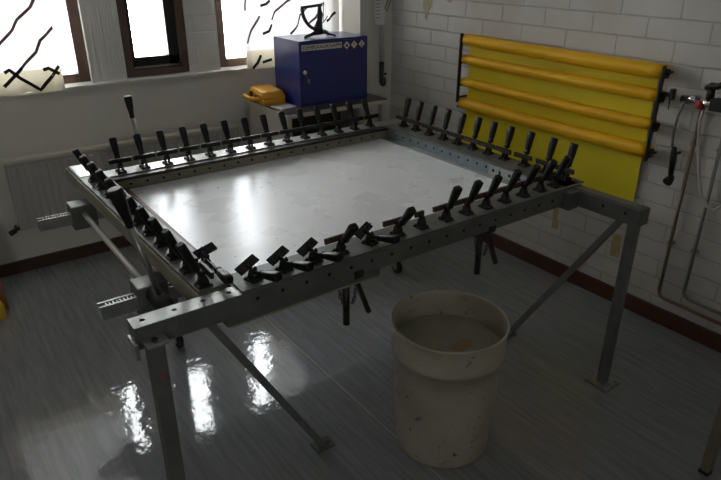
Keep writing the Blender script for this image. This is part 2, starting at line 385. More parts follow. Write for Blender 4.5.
for a, b in (((FW[0], yy, FW[2]), (FW[0]+.06, yy+.08, FW[3])), ((FW[1]-.06, yy, FW[2]), (FW[1], yy+.08, FW[3])), ((FW[0]+.06, yy, FW[2]), (FW[1]-.06, yy+.08, FW[2]+.06)), ((FW[0]+.06, yy, FW[3]-.06), (FW[1]-.06, yy+.08, FW[3]))): fr.b2(a, b, .004)
f4 = struct(fr.build('window_4', M['winbrown']))
MB().b2((FW[0]+.05, yy+.04, FW[2]+.05), (FW[1]-.05, yy+.045, FW[3]-.05)).build('pane', M['glass'], f4)
l = bpy.data.lights.new('daylight_portal', 'AREA'); l.shape = 'RECTANGLE'; l.size = FW[1]-FW[0]-.02; l.size_y = FW[3]-FW[2]-.04; l.cycles.is_portal = True
lo = bpy.data.objects.new('daylight_portal', l); COL.objects.link(lo); lo.location = ((FW[0]+FW[1])/2, YF-.15, (FW[2]+FW[3])/2); lo.rotation_euler = (PI/2, 0, 0)
for i, ((x0, x1), k) in enumerate(zip(WINS, ('fixed', 'vent', 'fixed'))): window(i+1, x0, x1, k)

# ------------------------------------------------------------------ curtains
def curtain(x0, x1, ztop, zbot, hem, amp, k, ph, y, strokes, blacks, label):
    def cy(x): return y+amp*math.sin(k*x+ph)+amp*.4*math.sin(2.3*k*x+1.1)
    mb = MB(); n = 90
    def sheet(a, b, mi):
        mb.mi = mi; rows = []
        nz = 6
        for j in range(nz+1):
            z = b+(a-b)*j/nz
            rows.append([mb.bm.verts.new((x0+(x1-x0)*i/n, cy(x0+(x1-x0)*i/n), z+(.006*math.sin(9*i/n*PI) if j == 0 and mi == 1 else 0))) for i in range(n+1)])
        for r, q in zip(rows, rows[1:]):
            for i in range(n):
                f = mb.bm.faces.new((r[i], r[i+1], q[i+1], q[i])); f.smooth = True; f.material_index = mi
    sheet(ztop, hem, 0); sheet(hem, zbot, 1)
    def line(pts, wd, mi):
        P = []
        for (ax, az), (bx, bz) in zip(pts, pts[1:]):
            m = max(2, int(math.hypot(bx-ax, bz-az)/.012))
            P += [(ax+(bx-ax)*t/m, az+(bz-az)*t/m) for t in range(m)]
        P.append(pts[-1]); L = []; R = []
        for q, (px, pz) in enumerate(P):
            a = P[max(q-1, 0)]; b = P[min(q+1, len(P)-1)]; dx, dz = b[0]-a[0], b[1]-a[1]; l = math.hypot(dx, dz) or 1
            ox, oz = -dz/l*wd/2, dx/l*wd/2
            for lst, s in ((L, 1), (R, -1)):
                xx = px+s*ox; lst.append(mb.bm.verts.new((xx, cy(xx)-.0016, pz+s*oz)))
        for q in range(len(P)-1):
            f = mb.bm.faces.new((L[q], L[q+1], R[q+1], R[q])); f.material_index = mi; f.smooth = True
    for s in strokes: line(s, .015, 2)
    for s in blacks: line(s, .018, 3)
    # a rod pocket at the top keeps the cloth on its rail
    mb.mi = 0
    o = mb.build('curtain', [M['curtain'], M['hem'], M['stroke'], M['strokeb']], normals=False)
    return tag(o, label, 'curtain')
def shift(s, dx, dz): return [(a+dx, b+dz) for a, b in s]
S1 = [[(0.426, 1.284), (0.47, 1.316), (0.539, 1.376), (0.573, 1.424), (0.647, 1.484), (0.676, 1.532)], [(0.739, 1.379), (0.662, 1.317), (0.631, 1.257), (0.546, 1.181)]]
B1 = [[(0.546, 1.181), (0.441, 1.092)], [(0.456, 1.164), (0.483, 1.177), (0.526, 1.13), (0.616, 1.056), (0.674, 1.115), (0.731, 1.174)], [(0.647, 1.161), (0.674, 1.169), (0.728, 1.131)]]
S1x = S1+[shift(S1[0], -.25, .1), shift(S1[1], -.3, .06), shift(S1[0], -.05, .3), shift(S1[1], -.06, .33), shift(S1[0], -.3, .55), shift(S1[1], -.02, .65)]
curtain(.04, .742, 2.5, 1.045, 1.165, .010, 34, .5, 3.835, S1x, B1+[shift(B1[1], -.33, 0)], 'white curtain with brown squiggles and a cream hem, hanging left of the black-sashed window')
S3 = [[(1.822, 1.41), (1.862, 1.44), (1.898, 1.484)], [(1.85, 1.208), (1.924, 1.283), (1.985, 1.372)], [(2.067, 1.343), (2.1, 1.391), (2.225, 1.472)], [(2.206, 1.246), (2.263, 1.301), (2.29, 1.363), (2.346, 1.405)], [(2.36, 1.30), (2.41, 1.34), (2.45, 1.41)]]
B3 = [[(1.993, 1.433), (2.03, 1.443), (2.061, 1.466)], [(1.999, 1.26), (2.041, 1.276), (2.066, 1.318)], [(1.92, 1.043), (1.953, 1.079), (1.978, 1.128)], [(1.986, 1.079), (2.051, 1.096)], [(2.498, 1.313), (2.531, 1.325), (2.582, 1.368)]]
S3x = S3+[shift(s, .03, .34) for s in S3]+[shift(s, -.02, .68) for s in S3]
S3x = [[(max(1.885, min(2.59, a)), b) for a, b in s] for s in S3x]; B3 = [[(max(1.88, min(2.59, a)), b) for a, b in s] for s in B3]
curtain(1.868, 2.605, 2.5, 1.045, 1.16, .011, 30, .2, 3.835, S3x, B3, 'white curtain with brown squiggles behind the blue cabinet')

# ------------------------------------------------------------------ radiator
ro = (1.05, 3.80, 0)
rad = empty('radiator', ro, 'pale grey panel radiator under the windows behind the stretching frame', 'radiator')
rb = MB(); x = .36
rb.b2((.35, 3.795, .29), (1.76, 3.845, .685), .006)
while x < 1.73:
    rb.box((x+.017, 3.796, .487), (.022, .016, .35), None, .005); x += .0385
rb.build('panel', M['rad'], rad, sub((0, 0, 0), ro))
MB().b2((.345, 3.782, .685), (1.765, 3.85, .703), .004).build('top_grille', M['cream'], rad, sub((0, 0, 0), ro))
for bx_ in (.55, 1.5): MB().b2((bx_, 3.84, .3), (bx_+.03, 3.878, .6)).build('wall_bracket', M['rad'], rad, sub((0, 0, 0), ro))
v = MB().cyl((.36, 3.815, .305), (.315, 3.815, .285), .009).cyl((.325, 3.815, .288), (.295, 3.80, .282), .015).cyl((.335, 3.815, .295), (.335, 3.87, .295), .008)
v.build('valve', M['black'], rad, sub((0, 0, 0), ro))

# ------------------------------------------------------------------ corner table, cabinet, scale, case
TZ = .86
to = (2.22, 3.55, 0)
tb = empty('corner_table', to, 'cream side table with dark brown top in the corner', 'table')
MB().b2((1.84, 3.275, TZ-.006), (2.61, 3.83, TZ), .002).build('table_top', M['tabletop'], tb, sub((0, 0, 0), to))
MB().b2((1.835, 3.27, TZ-.032), (2.615, 3.835, TZ-.006), .004).build('top_edging', M['cream'], tb, sub((0, 0, 0), to))
MB().b2((1.855, 3.29, 0), (1.880, 3.82, TZ-.032)).build('side_panel', M['cream'], tb, sub((0, 0, 0), to))
MB().b2((2.575, 3.285, 0), (2.60, 3.33, TZ-.032)).build('leg', M['cream'], tb, sub((0, 0, 0), to))
MB().b2((2.575, 3.55, 0), (2.60, 3.595, TZ-.032)).build('leg', M['cream'], tb, sub((0, 0, 0), to))
MB().b2((1.88, 3.78, .1), (2.575, 3.80, TZ-.032)).build('back_panel', M['tabletop'], tb, sub((0, 0, 0), to))
MB().b2((1.88, 3.36, .42), (2.575, 3.78, .44)).build('shelf', M['tabletop'], tb, sub((0, 0, 0), to))

CX0, CX1, CY0, CY1, CZ0, CZ1 = 2.005, 2.522, 3.385, 3.70, TZ, 1.258
co = ((CX0+CX1)/2, (CY0+CY1)/2, TZ)
cab = empty('chemical_cabinet', co, 'blue steel chemical cabinet with KEMIKAALIKAAPPI sign on the corner table', 'cabinet')
cb = MB(); t = .012
cb.b2((CX0, CY0+.015, CZ0), (CX0+t, CY1, CZ1)).b2((CX1-t, CY0+.015, CZ0), (CX1, CY1, CZ1)).b2((CX0+t, CY0+.015, CZ1-t), (CX1-t, CY1, CZ1)).b2((CX0+t, CY0+.015, CZ0), (CX1-t, CY1, CZ0+t)).b2((CX0+t, CY1-t, CZ0+t), (CX1-t, CY1, CZ1-t))
cb.b2((CX0, CY0, CZ1-.010), (CX1, CY0+.015, CZ1)).b2((CX0, CY0, CZ0), (CX1, CY0+.015, CZ0+.010)).b2((CX0, CY0, CZ0+.01), (CX0+.006, CY0+.015, CZ1-.01)).b2((CX1-.006, CY0, CZ0+.01), (CX1, CY0+.015, CZ1-.01))
cb.build('cabinet_body', M['cab'], cab, sub((0, 0, 0), co))
dr = MB().b2((CX0+.008, CY0-.002, CZ0+.012), (CX1-.008, CY0+.014, CZ1-.012), .003).build('door', M['cab'], cab, sub((0, 0, 0), co))
lk = MB().cyl((2.037, CY0-.002, 1.072), (2.037, CY0-.010, 1.072), .013).box((2.037, CY0-.014, 1.065), (.006, .010, .03), None, .002)
lk.build('lock', M['chrome'], dr)
ky = MB().tube([(2.040, CY0-.013, 1.058), (2.048, CY0-.016, 1.045), (2.055, CY0-.014, 1.030)], .002, 8).box((2.060, CY0-.012, 1.018), (.016, .003, .024), None, .001)
ky.build('key', M['bare'], dr)
so = MB().b2((2.022, CY0-.0045, 1.2), (2.318, CY0-.0022, 1.235)).build('sign', M['sign'], dr)
def text(body, size, loc, rot, m, parent, name):
    cu = bpy.data.curves.new(name, 'FONT'); cu.body = body; cu.size = size; cu.extrude = .0006; cu.align_x = 'CENTER'; cu.align_y = 'CENTER'
    tmp = bpy.data.objects.new(name+'_tmp', cu); COL.objects.link(tmp)
    dg = bpy.context.evaluated_depsgraph_get(); me = bpy.data.meshes.new_from_object(tmp.evaluated_get(dg))
    bpy.data.objects.remove(tmp); bpy.data.curves.remove(cu)
    me.materials.clear(); me.materials.append(m); me.name = name
    o = bpy.data.objects.new(name, me); COL.objects.link(o); o.location = loc; o.rotation_euler = rot; o.parent = parent
    return o
tx = text('KEMIKAALIKAAPPI', .031, (2.17, CY0-.005, 1.2175), (PI/2, 0, 0), M['ink'], cab, 'sign_lettering')
tx.location = sub((2.17, CY0-.005, 1.2175), co)
wx = max(v.co.x for v in tx.data.vertices)-min(v.co.x for v in tx.data.vertices)
for v in tx.data.vertices: v.co.x *= .28/wx
for k, cx in enumerate((2.356, 2.414, 2.474)):
    y = CY0-.0025; cz = 1.212; r = .028
    d = MB(); d.mi = 1; d.poly([(cx-r, y, cz), (cx, y, cz-r), (cx+r, y, cz), (cx, y, cz+r)], .0012, (0, -1, 0))
    d.mi = 0; q = r*.86; y -= .0013; d.poly([(cx-q, y, cz), (cx, y, cz-q), (cx+q, y, cz), (cx, y, cz+q)], .0008, (0, -1, 0))
    d.mi = 2; y -= .0009
    if k == 0: d.poly([(cx-.008, y, cz-.009), (cx+.008, y, cz-.009), (cx+.009, y, cz), (cx+.003, y, cz+.004), (cx, y, cz+.012), (cx-.004, y, cz+.003), (cx-.009, y, cz)], .0006, (0, -1, 0))
    elif k == 1:
        d.poly([(cx-.0035, y, cz+.012), (cx+.0035, y, cz+.012), (cx+.0015, y, cz-.004), (cx-.0015, y, cz-.004)], .0006, (0, -1, 0)); d.box((cx, y, cz-.009), (.004, .0008, .004))
    else:
        d.poly([(cx-.010, y, cz-.010), (cx+.010, y, cz-.010), (cx+.010, y, cz-.006), (cx-.010, y, cz-.006)], .0006, (0, -1, 0)); d.poly([(cx-.008, y, cz+.002), (cx+.002, y, cz+.010), (cx+.004, y, cz+.006), (cx-.005, y, cz-.001)], .0006, (0, -1, 0))
    d.build('hazard_diamond', [M['paper'], M['red'], M['ink']], cab, sub((0, 0, 0), co))

# letter scale on the cabinet
sx, sy, sz = 2.245, 3.52, CZ1
sc = empty('letter_scale', (sx, sy, sz), 'old black cast iron quadrant letter scale on top of the blue cabinet', 'scale')
b = MB()
b.tube([(-.118, -.01, .006), (-.06, -.005, .02), (0, 0, .032), (.05, .01, .026), (.075, .02, .02)], [.008, .011, .021, .011, .007], 10)
b.tube([(.015, .0, .028), (.05, -.03, .016), (.085, -.055, .005)], [.010, .007, .006], 10)
b.tube([(-.118, -.01, .006), (-.118, -.01, 0)], .007, 10).tube([(.075, .02, .02), (.075, .02, 0)], .006, 10)
b.build('base', M['iron'], sc)
p = MB().tube([(-.01, 0, .025), (-.012, 0, .06), (.0, 0, .10), (.004, 0, .135), (.0, 0, .165), (.0, 0, .195)], [.036, .028, .017, .020, .012, .011], 12)
p.build('post', M['iron'], sc)
R = .135; arc = [(-.128+.0, 0, .178)]
arc = []
for k in range(15):
    a = PI+(PI/2-.1)*k/14; arc.append((.003+R*math.cos(a)*.97, 0, .178+R*1.02*math.sin(a)))
q = MB()
for a, c in zip(arc, arc[1:]): q.bar(a, c, .012, .019)
q.bar((-.135, 0, .18), (.02, 0, .190), .012, .016)
q.build('quadrant', M['iron'], sc)
MB().tube([(-.02, -.006, .190), (.028, -.006, .2), (.030, -.006, .19)], .004, 8).cyl((.028, -.006, .21), (.024, -.006, .09), .0022, 8).build('pointer', M['iron'], sc)
MB().tube([(.014, .012, .07), (.05, .016, .095), (.073, .02, .12)], .0032, 8).build('counterweight_arm', M['iron'], sc)
MB().poly([(.03, -.03, .001), (.06, -.055, .001), (.05, -.075, .001), (.012, -.05, .001)], .001, (0, 0, 1)).build('paper_slip', M['paper'], sc)

# yellow case
ycx, ycy = 1.893, 3.66
yc = empty('tool_case', (ycx, ycy, TZ), 'yellow-orange plastic tool case lying left of the blue cabinet', 'case', None, -.15)
yc.scale = (1.22, 1.25, 1.25)
b = MB()
def rr(w, d, z, r=.02, ox=0):
    pts = []
    for cx, cy, a0 in ((w/2-r, d/2-r, 0), (-w/2+r, d/2-r, PI/2), (-w/2+r, -d/2+r, PI), (w/2-r, -d/2+r, 1.5*PI)):
        for k in range(5): pts.append((ox+cx+r*math.cos(a0+k*PI/8), cy+r*math.sin(a0+k*PI/8), z))
    return pts
b.loft([rr(.125, .20, 0, .02, .015), rr(.135, .22, .006, .02, .015), rr(.135, .22, .030, .02, .015), rr(.125, .20, .036, .02, .015)]).build('case_base', M['orange'], yc)
b = MB(); b.loft([rr(.135, .22, .034, .02, .015), rr(.137, .222, .040, .02, .015), rr(.12, .20, .066, .025, .015), rr(.10, .17, .072, .025, .015)]).build('case_lid', M['orange'], yc)
MB().tube([(-.045, .06, .030), (-.085, .055, .032), (-.10, .03, .034), (-.10, -.03, .034), (-.085, -.055, .032), (-.045, -.06, .03)], .012, 12).build('carry_handle', M['orange'], yc)
for ly_ in (.045, -.045): MB().box((-.055, ly_, .035), (.012, .025, .03), None, .003).build('latch', M['black'], yc)

# papers lying on the table
tag(MB().poly([(1.87, 3.40, TZ), (1.99, 3.42, TZ), (1.985, 3.55, TZ), (1.86, 3.52, TZ)], .002, (0, 0, 1)).build('paper_sheet', M['paper']), 'loose paper sheet on the corner table in front of the yellow case', 'paper')

# ------------------------------------------------------------------ pipe in the corner with paper tag
cp = empty('hanging_rod', (2.80, 3.585, 0), 'white rod with a dark hooked end hanging in the corner', 'rod')
MB().cyl((0, 0, 1.04), (-.01, 0, 2.3), .016, 14).build('shaft', M['white'], cp)
MB().tube([(0, 0, 1.045), (0, 0, .90), (.004, -.004, .882), (.014, -.01, .876), (.024, -.012, .89), (.022, -.008, .93)], [.018, .015, .012, .010, .009, .008], 12).cyl((.02, -.01, .96), (.034, -.012, .955), .008).build('hooked_end', M['iron'], cp)
MB().cyl((-.01, 0, 2.28), (-.01, .02, 2.28), .02).build('wall_clip', M['white'], cp)
tg = MB(); tg.poly([(2.712, 3.562, 1.335), (2.725, 3.562, 1.298), (2.796, 3.56, 1.292), (2.80, 3.56, 1.55), (2.705, 3.562, 1.56)], .001, (0, -1, 0)); tg.mi = 1
for k in range(9): tg.box((2.752+(.0 if k % 3 else -.01), 3.5605, 1.52-.022*k), (.06 if k % 3 else .04, .0012, .005))
tag(tg.build('paper_tag', [M['paper'], M['pipe']]), 'white printed paper notice hung on the rod in the corner', 'notice')
tag(MB().tube([(2.86, 3.56, 1.62), (2.835, 3.555, 1.5), (2.815, 3.555, 1.44), (2.80, 3.558, 1.40), (2.815, 3.556, 1.38), (2.85, 3.56, 1.46), (2.875, 3.575, 1.62)], .004, 8).build('cable', M['pipe']), 'thin grey cable looped beside the paper notice in the corner', 'cable')

# ------------------------------------------------------------------ stretching machine
mo = (1.3, 2.1, 0)
mach = empty('screen_stretching_machine', mo, 'grey steel screen stretching machine with black-handled clamps on all four rails', 'stretching machine')
def mp(mb, name, m, parent=None):        # part given in room coordinates
    return mb.build(name, m, parent or mach, sub((0, 0, 0), mo) if parent is None else (0, 0, 0))
ZT = .85
def rail_holes(mb, axis, fix, a, b, z, step, sgn):
    mb.mi = 1; t = a
    while t < b:
        c = (t, fix, z) if axis == 'X' else (fix, t, z)
        e = (t, fix+sgn*.0015, z) if axis == 'X' else (fix+sgn*.0015, t, z)
        mb.cyl(c, e, .0062, 10); t += step
    mb.mi = 0
# near rail
m_ = MB(); m_.b2((.338, 1.475, .782), (2.17, 1.54, ZT), .003); m_.b2((.60, 1.482, .752), (1.165, 1.535, .782), .003)
rail_holes(m_, 'X', 1.475, .70, 2.1, .822, .085, -1)
for xx in (.37, .46, .545, .625): m_.mi = 1; m_.cyl((xx, 1.508, ZT), (xx, 1.508, ZT+.0012), .008, 12); m_.mi = 0
r1 = mp(m_, 'rail', [M['steel'], M['hole']])
mp(MB().b2((.655, 1.478, ZT), (2.25, 1.60, ZT+.008), .002), 'clamp_strip', M['steel'], r1)
mp(MB().b2((.338, 1.4755, ZT), (.655, 1.535, ZT+.0012)), 'pale_top', M['bare'], r1)  # thin paler steel layer on the exposed rail end
mp(MB().b2((.61, 1.481, .748), (1.16, 1.53, .754)), 'lower_batten', M['beige'], r1)
# right rail
m_ = MB(); m_.b2((2.185, 1.16, .782), (2.255, 2.72, ZT), .003); m_.b2((2.168, 1.60, .79), (2.185, 2.70, ZT-.004))
rail_holes(m_, 'Y', 2.168, 1.72, 2.62, .823, .062, -1); rail_holes(m_, 'Y', 2.185, 1.22, 1.40, .822, .1, -1)
r2 = mp(m_, 'rail', [M['steel'], M['hole']])
mp(MB().b2((2.16, 1.49, ZT), (2.285, 2.74, ZT+.008), .002), 'clamp_strip', M['steel'], r2)
m_ = MB().b2((2.1665, 1.60, .792), (2.168, 2.70, ZT-.006)); rail_holes(m_, 'Y', 2.1665, 1.70, 2.68, .823, .062, -1)
mp(m_, 'drilled_face', [M['blue'], M['hole']], r2)
m_ = MB().b2((2.164, 1.64, .794), (2.1665, 1.93, ZT-.008))
for yy_ in (1.67, 1.74, 1.80, 1.86, 1.90): m_.mi = 1; m_.cyl((2.1635, yy_, .818), (2.164, yy_, .818), .008, 10)
mp(m_, 'joint_plate', [M['bare'], M['hole']], r2)
mp(MB().b2((2.135, 1.62, .788), (2.166, 2.70, .796)), 'inner_ledge', M['bare'], r2)
mp(MB().b2((2.13, 1.44, .772), (2.19, 1.56, .848), .002), 'corner_bracket', M['steel'], r2)
mp(MB().b2((2.195, 1.166, ZT), (2.212, 1.48, ZT+.004)), 'guide_edge', M['steel'], r2)
# back rail
m_ = MB(); m_.b2((.585, 2.745, .775), (2.30, 2.81, ZT), .003); m_.b2((.62, 2.725, .785), (2.165, 2.745, ZT-.012))
rail_holes(m_, 'X', 2.725, .72, 2.12, .812, .075, -1)
r3 = mp(m_, 'rail', [M['beige'], M['hole']])
mp(MB().b2((.60, 2.742, ZT), (2.32, 2.835, ZT+.006), .002), 'clamp_strip', M['bare'], r3)
mp(MB().b2((.61, 2.705, .836), (2.165, 2.742, .85), .003), 'front_lip', M['dark'], r3)
# left rail
m_ = MB(); m_.b2((.520, 1.545, .795), (.60, 3.0, ZT), .003)
for v in m_.bm.verts: v.co.x += .022-(v.co.y-1.55)*.020
r4 = mp(m_, 'rail', M['beige'])
m_ = MB().b2((.538, 1.55, ZT), (.645, 2.99, ZT+.008), .002)
for v in m_.bm.verts: v.co.x += .012-(v.co.y-1.55)*.020
mp(m_, 'clamp_strip', M['steel'], r4)
mp(MB().b2((.530, 2.80, ZT+.008), (.62, 2.98, ZT+.010)), 'pale_top', M['bare'], r4)  # paler steel layer over the far end of the strip
mp(MB().b2((.625, 1.56, .80), (.645, 2.72, .848)), 'inner_bar', M['bare'], r4)

# legs, braces, feet
def leg_part(x, y, foot=True, zt=.782, s=.05, top=True):
    L_ = mp(MB().b2((x-s/2, y-s/2, .008 if foot else .06), (x+s/2, y+s/2, zt), .004), 'leg', M['steel'])
    if foot:
        f = MB().b2((x-.055, y-.055, 0), (x+.055, y+.055, .009), .002)
        for a in (-1, 1):
            for c in (-1, 1): f.cyl((x+a*.04, y+c*.04, .009), (x+a*.04, y+c*.04, .018), .009, 6)
        mp(f, 'foot_plate', M['bare'], L_)
    return L_
l1 = leg_part(.378, 1.452, True, .808, .044)
mp(MB().b2((.350, 1.422, .808), (.412, 1.4748, .815), .001), 'top_flange', M['bare'], l1)
mp(MB().cyl((.379, 1.447, .815), (.379, 1.447, .821), .009, 6), 'bolt', M['dark'], l1)
mp(MB().b2((.326, 1.45, .768), (.337, 1.515, .815), .002), 'end_bracket', M['bare'])
mp(MB().cyl((.3805, 1.4302, .705), (.3805, 1.4285, .705), .007, 14), 'red_dot', M['red'], l1)
l2 = leg_part(2.222, 1.195, True, .782, .038)
l2.data.materials[0] = M['zinc']
def caster_leg(x, y):
    L_ = mp(MB().b2((x-.022, y-.022, .10), (x+.022, y+.022, .775), .004), 'leg', M['steel'])
    c = MB().cyl((x, y, .10), (x, y, .085), .022).b2((x-.02, y-.028, .035), (x-.016, y+.02, .088)).b2((x+.016, y-.028, .035), (x+.02, y+.02, .088)); mp(c, 'caster_fork', M['bare'], L_)
    wv = MB().cyl((x-.013, y-.012, .036), (x+.013, y-.012, .036), .036, 24); mp(wv, 'caster_wheel', M['rubber'], L_)
    mp(MB().cyl((x-.0235, y-.012, .036), (x+.0235, y-.012, .036), .011, 12), 'caster_hub', M['chrome'], L_)
caster_leg(2.138, 2.565); caster_leg(.786, 2.585)
def brace(a, b, fx):
    B_ = mp(MB().bar(a, b, .026, .026, (0, 1, 0) if abs(a[0]-b[0]) > .1 else (1, 0, 0), .003), 'brace', M['zinc'])
    mp(MB().b2((fx[0]-.035, fx[1]-.03, 0), (fx[0]+.045, fx[1]+.03, .008), .002).cyl((fx[0]+.028, fx[1], .008), (fx[0]+.028, fx[1], .016), .009, 6), 'foot_plate', M['steel'], B_)
brace((.55, 1.53, .782), (.985, 1.60, .008), (.985, 1.60))
brace((2.215, 1.245, .782), (2.165, 1.70, .008), (2.16, 1.71))
# crossbars that carry the sheet
for xx in (1.0, 1.75): mp(MB().b2((xx-.02, 1.542, .752), (xx+.02, 2.745, .778)), 'crossbar', M['steel'])
mp(MB().b2((.76, 2.56, .745), (2.165, 2.605, .752)), 'tie_bar', M['steel'])
# hanging locking rods with chains
def chain(mb, pts, r=.006):
    for k, (a, b_) in enumerate(zip(pts, pts[1:])):
        a, b_ = Vector(a), Vector(b_); d = (b_-a).normalized(); m = (a+b_)/2; l = (b_-a).length*.66
        sd = Vector((0, 1, 0)) if k % 2 else Vector((1, 0, 0)); sd = (sd-d*sd.dot(d)).normalized()
        ring = [m+d*l*math.cos(2*PI*q/8)*.95+sd*r*math.sin(2*PI*q/8) for q in range(9)]
        mb.tube(ring, .0016, 6, False)
for X0, tilt in ((1.038, 1.0), (1.672, 1.15)):
    h = mp(MB().cyl((X0, 1.502, .782), (X0, 1.502, .592), .0125, 14).b2((X0-.03, 1.49, .765), (X0+.012, 1.515, .782)), 'locking_rod', M['dark'])
    h2 = mp(MB().bar((X0+.03, 1.497, .772), (X0+.030+.062*tilt, 1.497, .61), .016, .016, (0, 1, 0), .003), 'locking_rod', M['dark'])
    mp(MB().b2((X0+.015, 1.470, .775), (X0+.05, 1.475, .800)), 'hinge', M['dark'], h2)
    for x0, x1 in ((-.04, -.012), (.03, .012)):
        c = MB(); chain(c, [(X0+x0+(x1-x0)*(k/7)**1.6, 1.485, .760-.085*math.sin(k/7*1.35)) for k in range(8)]); mp(c, 'chain', M['dark'], h)

# gear racks, gearboxes, shaft and crank levers of the left rail
def gear(y, x0, xt, zt):
    g = mp(MB().b2((x0, y, zt-.105), (x0+.10, y+.09, zt), .004), 'gearbox', M['steel'])
    mp(MB().b2((x0+.004, y+.006, zt), (x0+.096, y+.084, zt+.0012)), 'pale_top', M['bare'], g)  # paler steel layer on the gearbox lid
    r = MB().b2((xt, y-.002+.02, zt-.082), (.72, y+.06, zt-.045), .002)
    for yy in (y+.022, y+.052): r.b2((xt, yy-.004, zt-.045), (.72, yy+.004, zt-.034))
    x = xt+.02
    while x < x0-.004: r.b2((x, y+.027, zt-.045), (x+.005, y+.047, zt-.036)); x += .0115
    mp(r, 'gear_rack', M['bare'])
gear(2.70, .452, .322, .765); gear(1.835, .452, .335, .765)
mp(MB().cyl((.502, 1.60, .725), (.502, 2.72, .725), .0115, 16), 'drive_shaft', M['bright'])
mp(MB().cyl((.505, 1.66, .735), (.505, 1.835, .735), .030, 20), 'shaft_bearing', M['dark'])
def lever(a, b, r0, r1, L):
    a, b = Vector(a), Vector(b); d = (b-a).normalized(); g = b-d*L
    lv = mp(MB().cyl(a, g+d*.01, .0095, 14).cyl(a+Vector((0, -.02, 0)), a+Vector((0, .02, 0)), .02, 16), 'crank_lever', M['bare'])
    mp(MB().tube([g, g+d*.006, g+d*.02, g+d*(L*.55), b-d*.006, b], [r0*.7, r0*.85, r0*.8, (r0+r1)/2, r1, r1*.9], 18), 'lever_grip', M['grip'], lv)
    mp(MB().cyl(b, b+d*.001, r1*.8, 18), 'grip_cap', M['pipe'], lv)
lever((.507, 1.775, .745), (.422, 1.78, 1.135), .016, .0225, .13)
lever((.838, 2.895, .80), (.813, 2.90, 1.160), .013, .0185, .102)
mp(MB().b2((.80, 2.81, .775), (.88, 2.92, .815), .003), 'lever_bracket', M['steel'])

# toggle clamps: local +y points outward, x runs along the rail
def clamp_proto(tilt, bar_m, gl=.105, folded=False, handle=True, barw=.098, stem=.030, barz=.047):
    c = MB()
    c.b2((-.020, -.022, 0), (.020, .024, .005), .001)
    for sx_ in (-1, 1):
        c.poly([(sx_*.008-.0015, -.016, .005), (sx_*.008-.0015, .018, .005), (sx_*.008-.0015, .012, .030), (sx_*.008-.0015, .002, .043), (sx_*.008-.0015, -.008, .030)], .003, (1, 0, 0))
        c.cyl((sx_*.015, .016, .005), (sx_*.015, .016, .011), .005, 6).cyl((sx_*.015, -.015, .005), (sx_*.015, -.015, .011), .005, 6)
    c.cyl((-.013, .002, .034), (.013, .002, .034), .0045, 10).cyl((-.013, .010, .020), (.013, .010, .020), .0045, 10)
    T = math.radians(tilt); d = Vector((0, math.sin(T), math.cos(T))); p0 = Vector((0, .004, .026))
    if handle: c.bar(p0, p0+d*(stem+.01), .011, .006, (1, 0, 0))
    if folded:
        c.poly([(-.010, -.020, .045), (-.004, -.020, .045), (-.007, -.004, .072)], .003, (0, 1, 0)).poly([(.004, -.020, .045), (.010, -.020, .045), (.007, -.004, .070)], .003, (0, 1, 0))
        c.bar((0, 0, .032), (0, -.028, .040), .012, .006, (1, 0, 0))
    else:
        c.bar((0, .002, .036), (0, -.012, barz), .012, .010, (1, 0, 0))
    body = c.build('toggle_clamp', M['dark'])
    kids = []
    g = MB()
    if handle:
        x = Vector((1, 0, 0)); y = d.cross(x).normalized(); secs = []
        for t, wx_, wy in ((0, .0095, .0085), (.02, .0115, .0105), (.13, .0120, .011), (.15, .0108, .0098), (.20, .0115, .0105), (.45, .0138, .0120), (.75, .0155, .0132), (.95, .0155, .0132), (.99, .0135, .0115), (1, .010, .008)):
            o = p0+d*(stem+gl*t); secs.append([o+x*wx_*(abs(math.cos(a))**.5*(1 if math.cos(a) >= 0 else -1))+y*wy*(abs(math.sin(a))**.5*(1 if math.sin(a) >= 0 else -1)) for a in [2*PI*k/14 for k in range(14)]])
        g.loft(secs); kids.append(g.build('grip', M['grip'], body))
    pb = MB()
    if folded:
        pb.box((-.010, -.036, .034), (.088, .009, .030), Matrix.Rotation(math.radians(58), 3, 'X') @ Matrix.Rotation(.25, 3, 'Y'), .002); kids.append(pb.build('pressure_bar', M['rubber'], body))
    else:
        pb.box((0, -.013, barz), (barw, .010, .020), Matrix.Rotation(math.radians(8), 3, 'X'), .002); kids.append(pb.build('pressure_bar', bar_m, body))
    return body, kids
used = set()
def place(proto, x, y, z, rz):
    body, kids = proto
    if id(body) in used:
        b = body.copy(); COL.objects.link(b)
        for k in kids:
            c = k.copy(); COL.objects.link(c); c.parent = b
    else:
        used.add(id(body)); b = body
    b.parent = mach; b.location = sub((x, y, z), mo); b.rotation_euler = (0, 0, rz)
P_back = clamp_proto(26, M['grip'], .096, barw=.098, stem=.034, barz=.058)
for k in range(14): place(P_back, .70+.107*k, 2.775, ZT+.006, random.uniform(-.03, .03))
P_right = clamp_proto(12, M['dark'], .102)
ry = [2.655, 2.55, 2.44, 2.33, 2.222, 2.115, 2.01, 1.905, 1.785, 1.66, 1.555]
for y in ry: place(P_right, 2.238, y, ZT+.008, -PI/2+random.uniform(-.03, .03))
P_left = clamp_proto(23, M['dark'], .104, barw=.09)
ly = [2.72-.114*k for k in range(11)]
for y in ly: place(P_left, .580-(y-1.58)*.008, y, ZT+.008, PI/2+random.uniform(-.03, .03))
P_lfold = clamp_proto(90, M['dark'], .085, True, stem=.085)
place(P_lfold, .636, 1.695, ZT+.006, PI)
P_near = clamp_proto(23, M['rust'], .096, barw=.106)
P_lean = clamp_proto(37, M['rust'], .088, barw=.106)
P_nfold = clamp_proto(79, M['rust'], .085, True)
P_bare = clamp_proto(40, M['rust'], .1, False, False, .04)
